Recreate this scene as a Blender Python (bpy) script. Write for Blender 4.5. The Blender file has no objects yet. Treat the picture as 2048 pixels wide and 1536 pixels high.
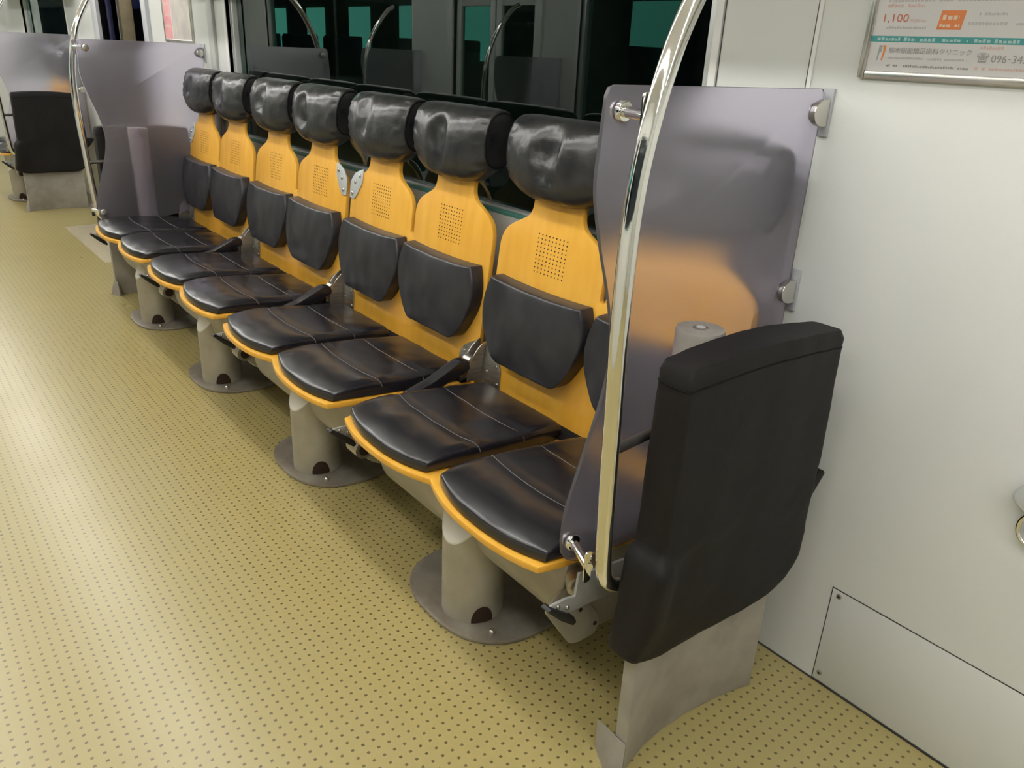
import bpy, bmesh, math, random
from mathutils import Vector, Matrix

# ------------------------------------------------------------------ camera
scn = bpy.context.scene
col = scn.collection
cam_d = bpy.data.cameras.new('camera')
cam = bpy.data.objects.new('camera', cam_d)
col.objects.link(cam)
cam_d.sensor_width = 36.0
cam_d.lens = 36.0 * 1593.2 / 2048.0
cam_d.clip_start = 0.02
cam_d.clip_end = 200
yaw, pit, rol = 0.6825, -0.3978, 0.0467
fw = Vector((math.sin(yaw) * math.cos(pit), math.cos(yaw) * math.cos(pit), math.sin(pit)))
rt = Vector((math.cos(yaw), -math.sin(yaw), 0))
up = rt.cross(fw)
r2 = math.cos(rol) * rt + math.sin(rol) * up
u2 = -math.sin(rol) * rt + math.cos(rol) * up
cam.matrix_world = Matrix(((r2.x, u2.x, -fw.x, -1.1391), (r2.y, u2.y, -fw.y, -1.2199),
                           (r2.z, u2.z, -fw.z, 1.4344), (0, 0, 0, 1)))
scn.camera = cam

# ------------------------------------------------------------------ world, exposure
w = bpy.data.worlds.new('night')
scn.world = w
w.use_nodes = True
w.node_tree.nodes['Background'].inputs[0].default_value = (0.006, 0.008, 0.014, 1)
w.node_tree.nodes['Background'].inputs[1].default_value = 1.0
scn.view_settings.view_transform = 'Standard'
scn.view_settings.look = 'None'
scn.view_settings.gamma = 1.0
scn.view_settings.use_curve_mapping = False
scn.view_settings.exposure = 0.0
LAMP = 22.5          # strength of the fluorescent diffusers
LAMP_COL = (1.0, 0.985, 0.945)
try:
    scn.cycles.use_denoising = True
    scn.cycles.use_adaptive_sampling = True
    scn.cycles.adaptive_threshold = 0.08
    scn.cycles.max_bounces = 6
    scn.cycles.diffuse_bounces = 3
    scn.cycles.glossy_bounces = 4
    scn.cycles.transmission_bounces = 6
    scn.cycles.transparent_max_bounces = 8
    scn.cycles.sample_clamp_indirect = 6.0
except Exception:
    pass

# ------------------------------------------------------------------ materials
def node_mat(name):
    m = bpy.data.materials.new(name)
    m.use_nodes = True
    nt = m.node_tree
    return m, nt, nt.nodes['Principled BSDF']

def N(nt, kind, **kw):
    n = nt.nodes.new(kind)
    for k, v in kw.items():
        setattr(n, k, v)
    return n

def mat(name, c, rough=.5, metal=0., var=.0, vscale=8., bump=0., bscale=60., c2=None, coat=0., spec=.5, stretch=None, rvar=0., bdet=6):
    m, nt, b = node_mat(name)
    b.inputs['Base Color'].default_value = (*c, 1)
    b.inputs['Roughness'].default_value = rough
    b.inputs['Metallic'].default_value = metal
    b.inputs['Specular IOR Level'].default_value = spec
    if coat:
        b.inputs['Coat Weight'].default_value = coat
        b.inputs['Coat Roughness'].default_value = .15
    tc = N(nt, 'ShaderNodeTexCoord')
    src = tc.outputs['Object']
    if stretch:
        mp = N(nt, 'ShaderNodeMapping')
        mp.inputs['Scale'].default_value = stretch
        nt.links.new(src, mp.inputs[0])
        src = mp.outputs[0]
    if var or c2 or rvar:
        no = N(nt, 'ShaderNodeTexNoise')
        no.inputs['Scale'].default_value = vscale
        no.inputs['Detail'].default_value = 5
        nt.links.new(src, no.inputs['Vector'])
        if var or c2:
            mx = N(nt, 'ShaderNodeMix', data_type='RGBA')
            k2 = c2 if c2 else tuple(max(0, x * (1 - var)) for x in c)
            k1 = c if c2 else tuple(min(1, x * (1 + var)) for x in c)
            mx.inputs['A'].default_value = (*k1, 1)
            mx.inputs['B'].default_value = (*k2, 1)
            rp = N(nt, 'ShaderNodeMapRange')
            rp.inputs['From Min'].default_value = .35
            rp.inputs['From Max'].default_value = .68
            nt.links.new(no.outputs['Fac'], rp.inputs['Value'])
            nt.links.new(rp.outputs[0], mx.inputs['Factor'])
            nt.links.new(mx.outputs['Result'], b.inputs['Base Color'])
        if rvar:
            rr = N(nt, 'ShaderNodeMapRange')
            rr.inputs['To Min'].default_value = max(.02, rough - rvar)
            rr.inputs['To Max'].default_value = min(1, rough + rvar)
            nt.links.new(no.outputs['Fac'], rr.inputs['Value'])
            nt.links.new(rr.outputs[0], b.inputs['Roughness'])
    if bump:
        n2 = N(nt, 'ShaderNodeTexNoise')
        n2.inputs['Scale'].default_value = bscale
        n2.inputs['Detail'].default_value = bdet
        nt.links.new(src, n2.inputs['Vector'])
        bp = N(nt, 'ShaderNodeBump')
        bp.inputs['Strength'].default_value = bump
        bp.inputs['Distance'].default_value = .01
        nt.links.new(n2.outputs['Fac'], bp.inputs['Height'])
        nt.links.new(bp.outputs[0], b.inputs['Normal'])
    return m

def emis(name, c, s):
    m, nt, b = node_mat(name)
    b.inputs['Base Color'].default_value = (*c, 1)
    b.inputs['Emission Color'].default_value = (*c, 1)
    b.inputs['Emission Strength'].default_value = s
    return m

M = {}
M['wall'] = mat('wall_paint', (.70, .715, .69), .30, var=.02, vscale=3, bump=.03, bscale=90)
M['wallgrey'] = mat('wall_grey', (.40, .41, .39), .5, var=.06, vscale=5)
M['ceil'] = mat('ceiling_paint', (.78, .78, .75), .5, var=.02)
M['jamb'] = mat('jamb_grey', (.42, .43, .46), .4, var=.04)
M['frame'] = mat('aluminium_frame', (.62, .64, .63), .35, metal=.4, var=.05)
M['leather'] = mat('black_leather', (.012, .012, .017), .25, bump=.08, bscale=14, bdet=1.2, spec=.7, rvar=.04, vscale=6, c2=(.017, .015, .018))
M['lumbar'] = mat('lumbar_leather', (.016, .016, .020), .35, bump=.14, bscale=11, bdet=1.5, spec=.55, rvar=.08, vscale=12, c2=(.032, .03, .033))
M['head'] = mat('headrest_leather', (.0135, .014, .0155), .30, bump=.28, bscale=20, bdet=3, spec=.55, rvar=.06, vscale=14, c2=(.028, .028, .027))
M['vinyl'] = mat('matt_black_vinyl', (.0105, .0090, .0094), .55, bump=.30, bscale=9, spec=.22, rvar=.06, vscale=7, c2=(.014, .0125, .0125))
M['seam'] = mat('dark_seam', (.006, .006, .007), .7, spec=.15)
M['thread'] = mat('grey_thread', (.16, .15, .15), .7)
M['wood'] = mat('golden_plywood', (.86, .46, .060), .34, c2=(.78, .385, .036), vscale=7, stretch=(1, 3.0, .5), bump=.05, bscale=50, coat=.15)
M['woodedge'] = mat('plywood_edge', (.62, .29, .035), .45, c2=(.45, .19, .02), vscale=40, stretch=(1, .3, 6))
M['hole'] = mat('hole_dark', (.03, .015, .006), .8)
M['grey'] = mat('painted_beam', (.46, .435, .36), .42, metal=.2, c2=(.33, .30, .235), vscale=6, bump=.05, bscale=60)
M['plate'] = mat('worn_base_plate', (.36, .335, .29), .36, metal=.4, c2=(.22, .19, .155), vscale=9, bump=.08, bscale=40, rvar=.15)
M['cap'] = mat('cap_light_from_above', (.70, .69, .62), .5)  # sloping cap made paler, its colour carries the light from above
M['steel'] = mat('brushed_steel', (.48, .45, .40), .32, metal=.85, c2=(.36, .33, .28), vscale=14, stretch=(1, 1, 8), rvar=.08)
M['darksteel'] = mat('dark_steel', (.09, .085, .08), .4, metal=.6, var=.2)
M['chrome'] = mat('chrome_tube', (.86, .85, .82), .07, metal=1.0, bump=.03, bscale=30)
M['blade'] = mat('blade_paint', (.40, .375, .335), .5, metal=.2, c2=(.30, .275, .24), vscale=9, bump=.05, bscale=90)
M['black'] = mat('black_rubber', (.012, .012, .012), .45)
M['lgrey'] = mat('light_grey_plate', (.58, .61, .62), .38, metal=.3, var=.05)
M['bolt'] = mat('bolt_steel', (.62, .60, .56), .25, metal=.9)
M['paper'] = mat('poster_paper', (.72, .70, .70), .55)
M['red'] = mat('ink_red', (.62, .20, .12), .6)
M['orange'] = mat('ink_orange', (.80, .25, .08), .6)
M['teal'] = mat('ink_teal', (.07, .35, .35), .6)
M['tealpale'] = mat('ink_pale_teal', (.42, .62, .62), .6)
M['inkgrey'] = mat('ink_grey', (.34, .33, .34), .6)
M['inkpale'] = mat('ink_pale_grey', (.54, .52, .52), .6)
M['inkpink'] = mat('ink_pale_pink', (.70, .50, .46), .6)
M['inkwhite'] = mat('ink_cream', (.85, .66, .52), .6)
M['pink'] = mat('poster_pink', (.72, .25, .28), .55, c2=(.75, .45, .45), vscale=10)
M['beige'] = mat('poster_beige', (.62, .58, .52), .55, c2=(.48, .44, .42), vscale=9)
M['logo'] = mat('ink_logo_grey', (.36, .42, .41), .6)
M['mat'] = mat('door_mat_rubber', (.42, .36, .24), .6, c2=(.36, .31, .21), vscale=30)
M['lamp'] = emis('lamp_diffuser', LAMP_COL, LAMP)
M['white'] = mat('fixture_white', (.8, .8, .78), .5)
M['plat'] = mat('platform_concrete', (.12, .115, .11), .8, var=.2)
M['brown'] = mat('platform_brown_wall', (.16, .10, .07), .7, c2=(.09, .055, .045), vscale=2)
M['tan'] = mat('platform_tan_column', (.62, .50, .30), .6, var=.1)
M['blue'] = mat('platform_blue_sign', (.02, .03, .22), .5)
M['redl'] = emis('red_lamp', (1, .05, .05), 2.0)
M['teallit'] = emis('added_teal_glow', (.16, .55, .45), 2.1)  # glow added to tint the window reflections teal
M['navy'] = mat('platform_navy_panel', (.02, .02, .07), .5)
M['lever'] = mat('grey_lever_paint', (.36, .36, .34), .4, metal=.15, var=.1)
M['ledge'] = mat('window_ledge_green', (.10, .30, .25), .3)

# floor: pale yellow sheet printed with a square grid of small dark squares
def floor_material():
    m, nt, b = node_mat('dotted_floor_sheet')
    L = nt.links.new
    tc = N(nt, 'ShaderNodeTexCoord')
    sp = N(nt, 'ShaderNodeSeparateXYZ')
    L(tc.outputs['Object'], sp.inputs[0])
    pitch = .0254
    def cell(out, off):
        a = N(nt, 'ShaderNodeMath', operation='ADD'); L(out, a.inputs[0]); a.inputs[1].default_value = off + 40 * pitch * 10
        d = N(nt, 'ShaderNodeMath', operation='DIVIDE'); L(a.outputs[0], d.inputs[0]); d.inputs[1].default_value = pitch
        f = N(nt, 'ShaderNodeMath', operation='FRACT'); L(d.outputs[0], f.inputs[0])
        s = N(nt, 'ShaderNodeMath', operation='SUBTRACT'); L(f.outputs[0], s.inputs[0]); s.inputs[1].default_value = .5
        ab = N(nt, 'ShaderNodeMath', operation='ABSOLUTE'); L(s.outputs[0], ab.inputs[0])
        lt = N(nt, 'ShaderNodeMath', operation='LESS_THAN'); L(ab.outputs[0], lt.inputs[0]); lt.inputs[1].default_value = .132
        return lt.outputs[0]
    cx = cell(sp.outputs['X'], .996 + pitch / 2)
    cy = cell(sp.outputs['Y'], -.287 + pitch / 2)
    mul = N(nt, 'ShaderNodeMath', operation='MULTIPLY'); L(cx, mul.inputs[0]); L(cy, mul.inputs[1])
    no = N(nt, 'ShaderNodeTexNoise'); no.inputs['Scale'].default_value = 5; no.inputs['Detail'].default_value = 6
    L(tc.outputs['Object'], no.inputs['Vector'])
    mx = N(nt, 'ShaderNodeMix', data_type='RGBA')
    mx.inputs['A'].default_value = (.435, .362, .140, 1)
    mx.inputs['B'].default_value = (.41, .34, .144, 1)
    L(no.outputs['Fac'], mx.inputs['Factor'])
    n3 = N(nt, 'ShaderNodeTexNoise'); n3.inputs['Scale'].default_value = 90
    L(tc.outputs['Object'], n3.inputs['Vector'])
    f2 = N(nt, 'ShaderNodeMapRange'); L(n3.outputs['Fac'], f2.inputs['Value'])
    f2.inputs['To Min'].default_value = .55; f2.inputs['To Max'].default_value = 1.0
    m3 = N(nt, 'ShaderNodeMath', operation='MULTIPLY'); L(mul.outputs[0], m3.inputs[0]); L(f2.outputs[0], m3.inputs[1])
    m2 = N(nt, 'ShaderNodeMix', data_type='RGBA')
    L(m3.outputs[0], m2.inputs['Factor'])
    L(mx.outputs['Result'], m2.inputs['A'])
    m2.inputs['B'].default_value = (.075, .055, .022, 1)
    L(m2.outputs['Result'], b.inputs['Base Color'])
    b.inputs['Roughness'].default_value = .42
    b.inputs['Specular IOR Level'].default_value = .8
    rr = N(nt, 'ShaderNodeMapRange'); L(no.outputs['Fac'], rr.inputs['Value'])
    rr.inputs['To Min'].default_value = .25; rr.inputs['To Max'].default_value = .34
    L(rr.outputs[0], b.inputs['Roughness'])
    bp = N(nt, 'ShaderNodeBump'); bp.inputs['Strength'].default_value = .05; bp.inputs['Distance'].default_value = .004
    n4 = N(nt, 'ShaderNodeTexNoise'); n4.inputs['Scale'].default_value = 30; n4.inputs['Detail'].default_value = 1.0; L(tc.outputs['Object'], n4.inputs['Vector'])
    L(n4.outputs['Fac'], bp.inputs['Height']); L(bp.outputs[0], b.inputs['Normal'])
    return m
M['floor'] = floor_material()

def pane_material(name, tint, ior=1.5):
    m = bpy.data.materials.new(name)
    m.use_nodes = True
    nt = m.node_tree
    for n in list(nt.nodes):
        nt.nodes.remove(n)
    o = N(nt, 'ShaderNodeOutputMaterial')
    t = N(nt, 'ShaderNodeBsdfTransparent'); t.inputs[0].default_value = (*tint, 1)
    g = N(nt, 'ShaderNodeBsdfGlossy'); g.inputs['Roughness'].default_value = .0
    g.inputs[0].default_value = (.9, 1, .97, 1)
    f = N(nt, 'ShaderNodeFresnel'); f.inputs[0].default_value = ior
    mx = N(nt, 'ShaderNodeMixShader')
    ge = N(nt, 'ShaderNodeNewGeometry')
    inv = N(nt, 'ShaderNodeMath', operation='SUBTRACT'); inv.inputs[0].default_value = 1.15
    dbl = N(nt, 'ShaderNodeMath', operation='MULTIPLY'); dbl.inputs[1].default_value = 1.15
    nt.links.new(ge.outputs['Backfacing'], dbl.inputs[0]); nt.links.new(dbl.outputs[0], inv.inputs[1])
    ml = N(nt, 'ShaderNodeMath', operation='MULTIPLY', use_clamp=True)
    nt.links.new(f.outputs[0], ml.inputs[0]); nt.links.new(inv.outputs[0], ml.inputs[1])
    nt.links.new(ml.outputs[0], mx.inputs[0])
    nt.links.new(t.outputs[0], mx.inputs[1])
    nt.links.new(g.outputs[0], mx.inputs[2])
    nt.links.new(mx.outputs[0], o.inputs[0])
    return m
M['glass'] = pane_material('tinted_window_glass', (.30, .48, .42))
M['clearglass'] = pane_material('pale_green_glass', (.80, .92, .88))

def frosted_material():
    m = bpy.data.materials.new('frosted_lavender_acrylic')
    m.use_nodes = True
    nt = m.node_tree
    for n in list(nt.nodes):
        nt.nodes.remove(n)
    o = N(nt, 'ShaderNodeOutputMaterial')
    r = N(nt, 'ShaderNodeBsdfRefraction'); r.inputs['Color'].default_value = (.94, .915, 1.0, 1)
    r.inputs['Roughness'].default_value = .31; r.inputs['IOR'].default_value = 1.25
    d = N(nt, 'ShaderNodeBsdfDiffuse'); d.inputs['Color'].default_value = (.66, .64, .72, 1)
    t = N(nt, 'ShaderNodeBsdfTranslucent'); t.inputs['Color'].default_value = (.80, .77, .86, 1)
    g = N(nt, 'ShaderNodeBsdfGlossy'); g.inputs['Roughness'].default_value = .32
    a = N(nt, 'ShaderNodeMixShader'); a.inputs[0].default_value = .5
    nt.links.new(d.outputs[0], a.inputs[1]); nt.links.new(t.outputs[0], a.inputs[2])
    b = N(nt, 'ShaderNodeMixShader'); b.inputs[0].default_value = .12
    nt.links.new(r.outputs[0], b.inputs[1]); nt.links.new(a.outputs[0], b.inputs[2])
    c = N(nt, 'ShaderNodeMixShader'); c.inputs[0].default_value = .07
    nt.links.new(b.outputs[0], c.inputs[1]); nt.links.new(g.outputs[0], c.inputs[2])
    nt.links.new(c.outputs[0], o.inputs[0])
    return m
M['frost'] = frosted_material()

# ------------------------------------------------------------------ helpers
def mesh_from(name, verts, faces, smooth=False, angle=None):
    me = bpy.data.meshes.new(name)
    me.from_pydata([tuple(v) for v in verts], [], faces)
    bm = bmesh.new(); bm.from_mesh(me)
    bmesh.ops.recalc_face_normals(bm, faces=bm.faces)
    finish(bm, me, smooth, angle)
    return me

def finish(bm, me, smooth=False, angle=None):
    if angle is not None:
        for f in bm.faces: f.smooth = True
        for e in bm.edges:
            if len(e.link_faces) == 2 and e.calc_face_angle(0) > angle:
                e.smooth = False
    elif smooth:
        for f in bm.faces: f.smooth = True
    bm.to_mesh(me); bm.free()

def add_box(bm, lo, hi):
    x0, y0, z0 = lo; x1, y1, z1 = hi
    v = [bm.verts.new(p) for p in ((x0,y0,z0),(x1,y0,z0),(x1,y1,z0),(x0,y1,z0),(x0,y0,z1),(x1,y0,z1),(x1,y1,z1),(x0,y1,z1))]
    for f in ((0,3,2,1),(4,5,6,7),(0,1,5,4),(1,2,6,5),(2,3,7,6),(3,0,4,7)):
        bm.faces.new([v[i] for i in f])

def box_mesh(name, boxes, bevel=0., seg=2):
    bm = bmesh.new()
    for lo, hi in boxes:
        add_box(bm, lo, hi)
    if bevel:
        bmesh.ops.bevel(bm, geom=list(bm.edges), offset=bevel, segments=seg, affect='EDGES', profile=.5)
    bmesh.ops.recalc_face_normals(bm, faces=bm.faces)
    me = bpy.data.meshes.new(name)
    finish(bm, me, angle=.6 if bevel else None)
    return me

def prism_mesh(name, pts, lo, hi, place, bevel=0., seg=2, angle=.5):
    """2-D outline (a,b) extruded along c from lo to hi; place(a,b,c)->xyz"""
    bm = bmesh.new()
    n = len(pts)
    A = [bm.verts.new(place(a, b, lo)) for a, b in pts]
    B = [bm.verts.new(place(a, b, hi)) for a, b in pts]
    bm.faces.new(A); bm.faces.new(B[::-1])
    for i in range(n):
        bm.faces.new((A[i], B[i], B[(i+1) % n], A[(i+1) % n]))
    bmesh.ops.recalc_face_normals(bm, faces=bm.faces)
    if bevel:
        es = [e for e in bm.edges if sorted(len(f.verts) for f in e.link_faces)[-1] == n and sorted(len(f.verts) for f in e.link_faces)[0] == 4]
        bmesh.ops.bevel(bm, geom=es, offset=bevel, segments=seg, affect='EDGES', profile=.5)
    big = [f for f in bm.faces if len(f.verts) > 4]
    bmesh.ops.triangulate(bm, faces=big)
    me = bpy.data.meshes.new(name)
    finish(bm, me, angle=angle)
    return me

def tube_mesh(name, path, r, n=16, cap=True, rads=None):
    P = [Vector(p) for p in path]
    verts, faces = [], []
    prev = None
    for i, p in enumerate(P):
        t = (P[min(i+1, len(P)-1)] - P[max(i-1, 0)]).normalized()
        if prev is None:
            a = Vector((0, 0, 1)) if abs(t.z) < .9 else Vector((1, 0, 0))
            u = t.cross(a).normalized()
        else:
            u = (prev - t * prev.dot(t)).normalized()
        prev = u
        v = t.cross(u)
        rr = rads[i] if rads else r
        for k in range(n):
            an = 2 * math.pi * k / n
            verts.append(p + (u * math.cos(an) + v * math.sin(an)) * rr)
    for i in range(len(P) - 1):
        for k in range(n):
            faces.append((i*n+k, i*n+(k+1) % n, (i+1)*n+(k+1) % n, (i+1)*n+k))
    if cap:
        faces.append(tuple(range(n))[::-1]); faces.append(tuple((len(P)-1)*n+k for k in range(n)))
    return mesh_from(name, verts, faces, angle=.9)

def disc_mesh(name, c, axis, r, h, n=16, dome=0.):
    """a short cylinder (optionally domed end) starting at c along axis"""
    ax = Vector(axis).normalized()
    c = Vector(c)
    path = [c, c + ax * h * .75, c + ax * h]
    return tube_mesh(name, [c, c + ax*h*.6, c + ax*h*.9, c + ax*h], r, n, True, [r, r, r*(1-.25*dome), r*(1-.6*dome)])

def smooth_path(ctrl, n=8):
    """Catmull-Rom through control points"""
    P = [Vector(c) for c in ctrl]
    P = [P[0]*2 - P[1]] + P + [P[-1]*2 - P[-2]]
    out = []
    for i in range(1, len(P)-2):
        for k in range(n):
            t = k / n
            a, b, c, d = P[i-1], P[i], P[i+1], P[i+2]
            out.append(.5*((2*b) + (c-a)*t + (2*a-5*b+4*c-d)*t*t + (-a+3*b-3*c+d)*t**3))
    out.append(P[-2])
    return out

def obj(name, me, m, parent=None, loc=None):
    o = bpy.data.objects.new(name, me)
    col.objects.link(o)
    if me is not None and m is not None and len(me.materials) == 0:
        me.materials.append(M[m])
    if parent: o.parent = parent
    if loc: o.location = loc
    return o

def empty(name, loc):
    o = bpy.data.objects.new(name, None)
    o.empty_display_size = .05
    col.objects.link(o); o.location = loc
    return o

def tag(o, label, cat, group=None):
    o['label'] = label; o['category'] = cat
    if group: o['group'] = group
    return o

def struct(name, me, m, label=None):
    o = obj(name, me, m); o['kind'] = 'structure'
    if label: o['label'] = label
    return o

# ------------------------------------------------------------------ constants of the car
XW = .4775            # inner face of the wall behind the bench
XO = -2.177           # inner face of the opposite wall
ZC = 2.22             # ceiling
Y0, Y1 = -4.2, 10.3   # near and far ends
P = .46               # seat pitch
U = .9703             # double unit pitch
YN = 6.96             # origin of the next bench beyond the doorway
DY0, DY1 = 4.68, 5.86 # doorway on this side
ODY0, ODY1 = 4.05, 5.20  # closed doorway opposite
TH = .12

# ------------------------------------------------------------------ shell
struct('floor', box_mesh('floor', [((XO-.1, Y0-.1, -.06), (XW+.12, Y1+.1, 0))]), 'floor', 'pale yellow floor sheet printed with small dark squares')
struct('ceiling', box_mesh('ceiling', [((XO-.1, Y0-.1, ZC), (XW+.12, Y1+.1, ZC+.06))]), 'ceil')
W1 = (.085, 3.235, .93, 1.92)
W2 = (7.06, 9.15, .93, 1.92)
def wall_with_holes(x0, x1, holes):
    boxes = []
    ys = Y0
    for (a, b, z0, z1) in sorted(holes):
        boxes.append(((x0, ys, 0), (x1, a, ZC)))
        if z0 > 0: boxes.append(((x0, a, 0), (x1, b, z0)))
        boxes.append(((x0, a, z1), (x1, b, ZC)))
        ys = b
    boxes.append(((x0, ys, 0), (x1, Y1, ZC)))
    return boxes
struct('wall_right', box_mesh('wall_right', wall_with_holes(XW, XW+TH, [W1, (DY0, DY1, 0, 1.95), W2])), 'wall', 'glossy off-white side wall behind the bench')
OW = [(-3.6, .6, .93, 1.92), (1.0, 3.55, .93, 1.92), (5.9, 9.4, .93, 1.92)]
struct('wall_left', box_mesh('wall_left', wall_with_holes(XO-TH, XO, OW + [(ODY0, ODY1, 0, 1.95)])), 'wall')
struct('wall_back', box_mesh('wall_back', [((XO-.1, Y0-.1, 0), (XW+.1, Y0, ZC))]), 'wall')
struct('wall_front', box_mesh('wall_front', [((XO-.1, Y1, 0), (XW+.1, Y1+.1, .95)), ((XO-.1, Y1, 1.98), (XW+.1, Y1+.1, ZC)), ((XO-.1, Y1, .95), (XO+.25, Y1+.1, 1.98)), ((XW-.22, Y1, .95), (XW+.1, Y1+.1, 1.98))]), 'wall')
wf = struct('window_9', box_mesh('window_frame', [((XO+.25, Y1+.02, .95), (XO+.30, Y1+.07, 1.98)), ((XW-.27, Y1+.02, .95), (XW-.22, Y1+.07, 1.98)), ((-.87, Y1+.02, .95), (-.83, Y1+.07, 1.98))]), 'frame', 'cab window added to the far end wall to darken reflections')
obj('pane', box_mesh('pane', [((XO+.3, Y1+.04, .95), (-.87, Y1+.05, 1.98))]), 'glass', wf)  # dark panes added so the side glass mirrors black
obj('pane', box_mesh('pane', [((-.83, Y1+.04, .95), (XW-.27, Y1+.05, 1.98))]), 'glass', wf)

def window(n, side, wdw, xg):
    """frame, pane and ledge set in a wall opening"""
    a, b, z0, z1 = wdw
    x_in = XW if side > 0 else XO
    s = side
    fr = .035
    def bxs(lst): return [((min(l[0], h[0]), l[1], l[2]), (max(l[0], h[0]), h[1], h[2])) for l, h in lst]
    root = obj('window_%d' % n, box_mesh('window_frame', bxs([
        ((xg-s*.03, a, z0), (xg+s*.03, a+fr, z1)), ((xg-s*.03, b-fr, z0), (xg+s*.03, b, z1)),
        ((xg-s*.03, a+fr, z1-fr), (xg+s*.03, b-fr, z1)), ((xg-s*.03, a+fr, z0), (xg+s*.03, b-fr, z0+fr*.6))]), .004), 'frame')
    root['kind'] = 'structure'
    root['label'] = {1: 'wide dark window with a grey frame behind the headrests'}.get(n, 'train window %s' % ('of the wall beyond the doorway' if n == 2 else 'in the opposite wall'))
    obj('pane', box_mesh('pane', bxs([((xg-s*.004, a+fr, z0+fr*.6), (xg+s*.004, b-fr, z1-fr))])), 'glass' if side > 0 else 'clearglass', root)
    obj('ledge', box_mesh('ledge', bxs([((x_in+s*.002, a+.002, z0-.002), (xg-s*.03, b-.002, z0+.014))]), .003), 'ledge', root)
    # pale beads on the wall around the opening
    obj('bead', box_mesh('bead', bxs([((x_in-s*.004, a-.022, z0-.02), (x_in+s*.02, a, z1+.02)), ]), .0015), 'white', root)
    obj('bead', box_mesh('bead', bxs([((x_in-s*.004, b, z0-.02), (x_in+s*.02, b+.035, z1+.02)), ]), .0015), 'white', root)
    return root
window(1, 1, W1, XW+.05)
window(2, 1, W2, XW+.05)
for i, o_ in enumerate(OW): window(3+i, -1, o_, XO-.05)

# vertical seam beads on the wall
def trim(n, me, m): 
    return struct('trim_%d' % n, me, m)
trim(1, box_mesh('trim', [((XW-.0035, -.190, .0), (XW+.002, -.180, ZC-.3))], .0012), 'white')
trim(2, box_mesh('trim', [((XW-.0025, -.1795, .0), (XW+.001, -.1775, ZC-.3))]), 'darksteel')
trim(3, box_mesh('trim', [((XW-.018, 3.40, .0), (XW+.002, 3.48, ZC-.3))], .006), 'wallgrey')
trim(4, box_mesh('trim', [((XW-.002, .0585, .9), (XW+.001, .0605, ZC-.3))]), 'darksteel')
trim(5, box_mesh('trim', [((XW-.004, -4.1, 0), (XW+.001, DY0-.2, .003))]), 'darksteel')

# open doorway with grey jambs
d1 = obj('door_1', box_mesh('door_frame', [((XW-.025, DY0-.10, 0), (XW+TH+.01, DY0, 1.95)), ((XW-.025, DY1, 0), (XW+TH+.01, DY1+.16, 1.95)), ((XW-.025, DY0-.10, 1.95), (XW+TH+.01, DY1+.16, 2.05))], .006), 'jamb')
d1['kind'] = 'structure'; d1['label'] = 'open doorway with grey jambs beyond the far partition'
obj('door_edge', box_mesh('door_edge', [((XW+.045, DY1-.03, .005), (XW+.08, DY1, 1.95))], .004), 'navy', d1)
obj('sill', box_mesh('sill', [((XW-.02, DY0, 0), (XW+TH, DY1, .008))], .002), 'steel', d1)
# closed doors opposite, each leaf with a tall pane
d2 = obj('door_2', box_mesh('door_frame', [((XO-TH, ODY0-.08, 0), (XO+.02, ODY0, 1.95)), ((XO-TH, ODY1, 0), (XO+.02, ODY1+.08, 1.95)), ((XO-TH, ODY0-.08, 1.95), (XO+.02, ODY1+.08, 2.03))], .006), 'wall')
d2['kind'] = 'structure'; d2['label'] = 'closed double sliding door of the opposite wall'
mid = (ODY0 + ODY1) / 2
for a, b in ((ODY0, mid-.008), (mid+.008, ODY1)):
    lf = obj('door_leaf', box_mesh('door_leaf', [((XO-.07, a, .01), (XO-.03, a+.07, 1.95)), ((XO-.07, b-.07, .01), (XO-.03, b, 1.95)), ((XO-.07, a+.07, .01), (XO-.03, b-.07, .80)), ((XO-.07, a+.07, 1.76), (XO-.03, b-.07, 1.95))], .004), 'wall', d2)
    obj('pane', box_mesh('pane', [((XO-.054, a+.07, .80), (XO-.046, b-.07, 1.76))]), 'clearglass', lf)

tag(obj('door_mat', box_mesh('door_mat', [((-.014, DY0-.16, 0), (XW-.03, DY1-.06, .003))], .001), 'mat'), 'grey-brown rubber mat on the floor in front of the open doorway', 'mat')

# ------------------------------------------------------------------ ceiling lights (fluorescent rows)
k = 0
for xr, rn in ((-.42, 'above the bench side'), (-1.28, 'on the opposite side')):
    y = Y0 + .5
    j = 0
    while y < Y1 - 1.3:
        t = empty('ceiling_light', (xr, y, ZC))
        tag(t, '%s white ceiling light from the near end, row %s' % (('first', 'second', 'third', 'fourth', 'fifth', 'sixth', 'seventh', 'eighth', 'ninth', 'tenth')[j], rn), 'ceiling light', 'ceiling lights')
        obj('housing', box_mesh('housing', [((-.085, 0, -.035), (.085, 1.26, 0))], .006), 'white', t)
        obj('diffuser', box_mesh('diffuser', [((-.036, .02, -.066), (.036, 1.24, -.034))]), 'lamp', t)
        y += 1.36; j += 1

# ------------------------------------------------------------------ luggage racks above the windows
def rack(a, b, lab, side=1):
    x_in = XW if side > 0 else XO
    t = empty('luggage_rack', (x_in, a, 1.70))
    tag(t, lab, 'luggage rack', 'luggage racks')
    L = b - a
    s = -side
    def bb(l, h): return ((min(l[0], h[0]), l[1], l[2]), (max(l[0], h[0]), h[1], h[2]))
    obj('shelf', box_mesh('shelf', [bb((s*.003, 0, .02), (s*.355, L, .045))], .006), 'lgrey', t)
    obj('front_rail', tube_mesh('front_rail', [(s*.36, 0, .03), (s*.36, L, .03)], .016), 'chrome', t)
    return t
rack(-2.6, 3.75, 'grey luggage rack with a chrome rail above the long bench')
rack(6.6, 9.9, 'grey luggage rack above the bench beyond the doorway')

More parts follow.
